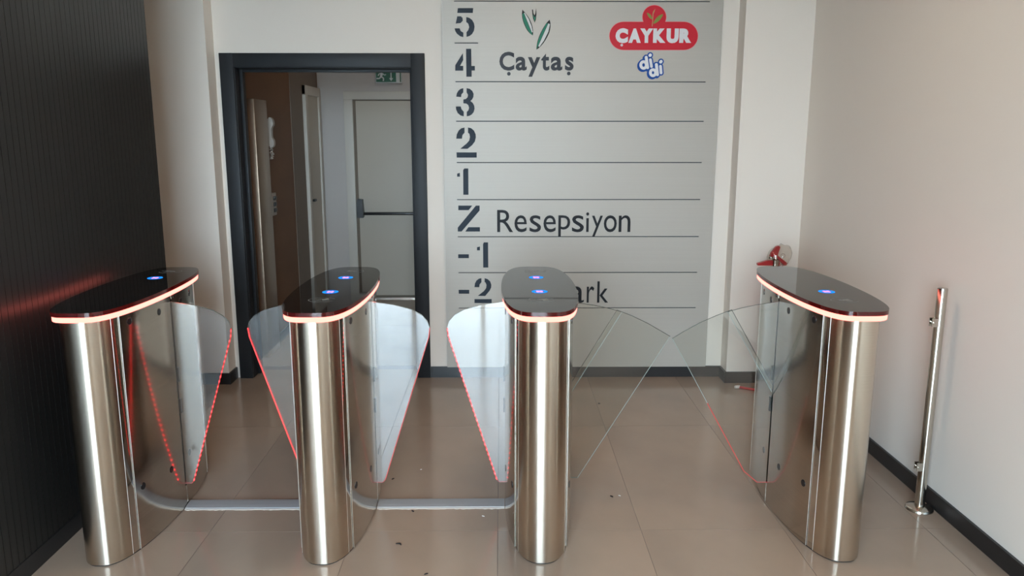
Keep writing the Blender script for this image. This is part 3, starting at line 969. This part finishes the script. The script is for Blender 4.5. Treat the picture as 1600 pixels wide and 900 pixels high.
def turnstile(x, label, icons, prints, wings):
    t = empty('turnstile', (x, TY, 0))
    tag(t, label, 'turnstile', 'flap turnstiles across the lobby')
    # dark core set back behind the sheet metal
    core = [(px_ * 0.93, py_ * 0.985) for px_, py_ in outline(BL, BW_, 2.6)]
    prism('core', core, 'Z', 0.0, ZB + 0.001, M_CORE, t)
    prism('plinth', [(px_ * 0.965, py_ * 0.99) for px_, py_ in outline(BL, BW_, 2.6)], 'Z', 0.0, 0.008, M_CORE, t, 40)
    for sy in (-1, 1):
        shell('nose_panel', nose_points(sy, S_NOSE), 0.006, ZB, 0.003, M_STEEL, t)
        for sx in (-1, 1):
            a, b = sy * (BL - S_NOSE - 0.0012), sy * (BL - S_STRIP + 0.0012)
            shell('trim_strip', arc_points(a, b, sx, 5), 0.006, ZB, 0.003, M_POL, t, -0.0025)
            for ss, o_ in ((S_NOSE, 0.0006), (S_STRIP, -0.0006)):
                yy = sy * (BL - ss - o_)
                tube('edge_highlight', [(sx * hw_body(ss), yy, 0.006), (sx * hw_body(ss), yy, ZB)], 0.0011, M_BEAD, t, 8)  # added bead drawing the thin highlight along the panel edge
    for sx in (-1, 1):
        shell('side_panel', arc_points(-(BL - S_STRIP), SLOT0, sx), 0.006, ZB, 0.003, M_SIDE, t)
        shell('side_panel', arc_points(SLOT1, BL - S_STRIP, sx), 0.006, ZB, 0.003, M_SIDE, t)
        xs = sx * BW_
        # closing plates of the slot above and below the wing
        shell('slot_plate', arc_points(SLOT0, SLOT1, sx, 2), 0.006, 0.095, 0.003, M_SIDE, t, -0.001)
        shell('slot_plate', arc_points(SLOT0, SLOT1, sx, 2), 0.932, ZB, 0.003, M_SIDE, t, -0.001)
        for (sy_, sz) in ((-0.305, 0.917), (-0.095, 0.905), (0.125, 0.905), (0.262, 0.912), (-0.315, 0.250), (-0.105, 0.226), (0.088, 0.222)):
            disc_on_side('sensor', sy_, sz, sx, 0.0140, M_SENS, t)
        disc_on_side('lock_button', 0.052, 0.938, sx, 0.008, M_SENS, t)
        for hz in (0.60, 0.46):
            box('hinge', xs - 0.006, xs + 0.003 * sx + 0.0015, SLOT1 - 0.002, SLOT1 + 0.014, hz - 0.032, hz + 0.032, M_BLKP, t)
    # lit rim and black glass top
    led = [(px_ * 0.975, py_ * 0.992) for px_, py_ in outline(TLN, TWD, 3.8)]
    prism('light_rim', led, 'Z', ZB - 0.001, ZLED + 0.002, M_LED, t, 40)
    tp = prism('glass_top', outline(TLN, TWD, 3.8), 'Z', ZTOP0 - 0.003, ZTOP, M_TOP, t, 40)
    tp.data.materials.append(M_TOPE)
    for p in tp.data.polygons:
        if abs(p.normal.z) < 0.5:
            p.material_index = 1
    for iy in icons:
        ring_icon(t, iy)
    for iy, fl_ in prints:
        card_print(t, iy, fl_)
    for side, kind in wings:
        if kind == 'wideL':
            wide_wing(t, side, [(0.336, 0.882), (0.400, 0.857), (0.470, 0.825), (0.540, 0.785), (0.585, 0.756), (0.518, 0.641), (0.242, 0.149), (0.180, 0.096), (0.100, 0.096), (0.100, 0.480)],
                      [(0.420, 0.466), (0.242, 0.149), (0.180, 0.096), (0.13, 0.096)])
        elif kind == 'wide':
            wide_wing(t, side, [(0.336, 0.882), (0.400, 0.857), (0.470, 0.823), (0.567, 0.766), (0.182, 0.122), (0.100, 0.122), (0.100, 0.480)], None)
        else:
            small_wing(t, side, kind)
    return t

turnstile(-1.530, 'steel turnstile beside the black slatted wall, one glass wing with red edge', [0.207], [(0.372, -1)], [(1, M_EDGED)])
turnstile(-0.690, 'steel turnstile in front of the doorway, glass wings on both sides', [-0.113, 0.207], [(-0.268, 1), (0.372, -1)], [(-1, M_EDGE), (1, M_EDGES)])
turnstile(0.154, 'steel turnstile in front of the directory, with one small and one wide wing', [-0.113, 0.205], [(-0.275, 1), (0.372, -1)], [(-1, M_EDGED), (1, 'wide')])
turnstile(1.315, 'steel turnstile next to the steel post, one wide clear glass wing', [-0.125], [(-0.295, 1)], [(-1, 'wideL')])

# cable covers between the first three turnstiles
for x0, x1, lab in ((-1.388, -0.832, 'grey cable cover strip on floor between turnstiles by black wall'), (-0.548, 0.012, 'grey cable cover strip on floor between doorway and directory turnstiles')):
    e = empty('cable_cover', ((x0 + x1) / 2, 3.265, 0))
    tag(e, lab, 'cable cover', 'cable covers between the turnstiles')
    h = (x1 - x0) / 2
    prism('channel', [(-0.036, 0.0), (-0.030, 0.007), (-0.008, 0.010), (0.022, 0.012), (0.036, 0.012), (0.036, 0.0)], 'X', -h, h, M_COVER, e)
    pts = []
    n = 40
    for k in range(n + 1):
        pts.append((-h + 2 * h * k / n, -0.0362 - 0.002 - 0.006 * abs(math.sin(k * 1.7) * math.sin(k * 0.37 + 1))))
    prism('sealant', pts + [(h, -0.034), (-h, -0.034)], 'Z', 0.0, 0.0025, M_SEAL, e)

# ================================================================== steel post by the wall
pbase = on_z(1440, 797, 0)
post = empty('steel_post', (1.832, 3.205, 0))
tag(post, 'slim polished steel rail post with round base flange against white wall', 'post')
lathe('base_flange', [(0.058, 0.0), (0.058, 0.004), (0.054, 0.011), (0.040, 0.017), (0.024, 0.020), (0.022, 0.020)], M_CHROME, post)
lathe('pole', [(0.0205, 0.018), (0.0205, 0.984), (0.0195, 0.988), (0.004, 0.990)], M_CHROME, post)
for zz in (0.845, 0.205):
    c = empty('glass_clip', (-0.020, -0.012, zz))
    c.parent = post
    bm = bmesh.new()
    box_bm(bm, -0.022, 0.004, -0.012, -0.008, -0.018, 0.018)
    box_bm(bm, -0.022, 0.004, 0.008, 0.012, -0.018, 0.018)
    box_bm(bm, -0.002, 0.006, -0.008, 0.008, -0.018, 0.018)
    link('clamp', from_bm(bm), M_CHROME, c)
    tube('screw', [(-0.014, -0.016, 0), (-0.014, 0.014, 0)], 0.004, M_CHROME, c, 8)

# ================================================================== fire extinguisher behind the last turnstile
fx, fy = 1.718, 4.885
ex = empty('fire_extinguisher', (fx, fy, 0))
tag(ex, 'red fire extinguisher with its head wrapped in clear plastic by pier', 'fire extinguisher')
lathe('cylinder', [(0.067, 0.0), (0.070, 0.02), (0.070, 0.68), (0.064, 0.725), (0.055, 0.762), (0.030, 0.78), (0.026, 0.80)], M_RED, ex)
lathe('valve', [(0.024, 0.80), (0.024, 0.84), (0.016, 0.845), (0.014, 0.868)], M_CHROME, ex)
prism('carry_handle', [(-0.112, 0.806), (0.022, 0.806), (0.024, 0.822), (0.015, 0.838), (-0.05, 0.836), (-0.115, 0.818)], 'Y', -0.014, 0.014, M_RED, ex)
bm = bmesh.new()
prism_bm(bm, [(-0.012, 0.850), (0.006, 0.846), (0.012, 0.888), (0.022, 0.922), (0.012, 0.929), (-0.004, 0.922), (-0.032, 0.884), (-0.040, 0.852)], 'Y', -0.012, 0.012)
link('squeeze_lever', from_bm(bm), M_RED, ex)
bm = bmesh.new()
prism_bm(bm, [(-0.002, 0.862), (0.012, 0.866), (0.068, 0.822), (0.066, 0.806), (0.052, 0.806)], 'Y', -0.015, 0.010)
link('support_lever', from_bm(bm), M_RED, ex)
ringp = [(0.038 + 0.013 * math.cos(2 * math.pi * k / 16), -0.018, 0.868 + 0.013 * math.sin(2 * math.pi * k / 16)) for k in range(17)]
tube('pin_ring', ringp, 0.0014, M_CHROME, ex, 6)
lathe('gauge', [(0.018, -0.006), (0.018, 0.006), (0.014, 0.008)], M_CHROME, ex, (-0.032, -0.01, 0.855), 16)
bag = bmesh.new()
bmesh.ops.create_icosphere(bag, subdivisions=3, radius=1.0)
for v in bag.verts:
    n = v.co.copy()
    k = 1 + 0.10 * math.sin(7 * n.x + 3 * n.z) * math.cos(6 * n.y + 4 * n.x) + 0.06 * math.sin(17 * n.z + 9 * n.x)
    v.co = Vector((n.x * 0.075 * k + 0.022 + 0.025 * max(0, n.z), n.y * 0.045 * k, 0.868 + n.z * 0.068 * k))
link('plastic_bag', from_bm(bag), M_BAG, ex, 180)
tip = on_z(1152, 605, 0.009)
hose = catmull([(0.03, -0.03, 0.80), (0.09, -0.05, 0.74), (0.09, -0.06, 0.45), (0.085, -0.08, 0.12), (0.06, -0.105, 0.013), (-0.02, -0.108, 0.009), (tip.x - fx + 0.012, tip.y - fy + 0.004, 0.009)], 6)
tube('hose', hose, 0.0085, M_RED, ex, 10)
tube('nozzle', [(tip.x - fx + 0.016, tip.y - fy + 0.006, 0.010), (tip.x - fx + 0.002, tip.y - fy + 0.001, 0.011), (tip.x - fx - 0.016, tip.y - fy - 0.004, 0.011)], [0.010, 0.0108, 0.009], M_SCRAPW, ex, 12)

# ================================================================== scraps on the floor
def scrap(px, py, ln, ang, wd, mt, label, cat, group, curl=0.0):
    p = on_z(px, py, 0)
    n = 6
    pts = []
    for k in range(n + 1):
        t = k / n - 0.5
        pts.append((ln * t, curl * ln * (0.25 - t * t) * 2, 0.0016 + 0.004 * abs(curl) * (t + 0.5)))
    bm = bmesh.new()
    tube_bm(bm, pts, [wd * (0.5 + 0.5 * math.sin(math.pi * (0.15 + 0.7 * k / n))) for k in range(n + 1)], 6)
    o = link('scrap', from_bm(bm), mt)
    o.location = (p.x, p.y, max(0.0, 0.0))
    o.rotation_euler = (0, 0, math.radians(ang))
    bpy.context.view_layer.update()
    o.location.z = -min(v.co.z for v in o.data.vertices)
    tag(o, label, cat, group)

G = 'scraps on the lobby floor'
scrap(645, 799.5, 0.014, -50, 0.0035, M_SCRAP, 'tiny black scrap in front of the cable cover before the directory', 'scrap', G)
scrap(622.5, 851.5, 0.026, -30, 0.003, M_SCRAP, 'curled black scrap, longest of the dark bits on the floor', 'scrap', G, 0.6)
scrap(666, 898, 0.014, 20, 0.003, M_SCRAP, 'short black scrap lying well forward of the turnstiles', 'scrap', G, 0.3)
scrap(614, 749, 0.014, 50, 0.003, M_SCRAP, 'small black scrap beside the foot of the doorway turnstile', 'scrap', G)
scrap(955.5, 776.5, 0.014, -45, 0.0035, M_SCRAP, 'small black scrap in the wide lane near a tile joint', 'scrap', G)
scrap(936, 631, 0.014, -20, 0.003, M_SCRAP, 'small dark scrap on the tile joint toward the directory', 'scrap', G)
scrap(755, 807, 0.012, -30, 0.002, M_SCRAPW, 'tiny white scrap in front of the directory turnstile cable cover', 'scrap', G)
scrap(968, 775, 0.010, -30, 0.002, M_SCRAPW, 'tiny white scrap beside a black one in the wide lane', 'scrap', G)
scrap(658, 734, 0.008, 20, 0.002, M_SCRAPW, 'tiny white scrap behind the cable cover in the middle lane', 'scrap', G)
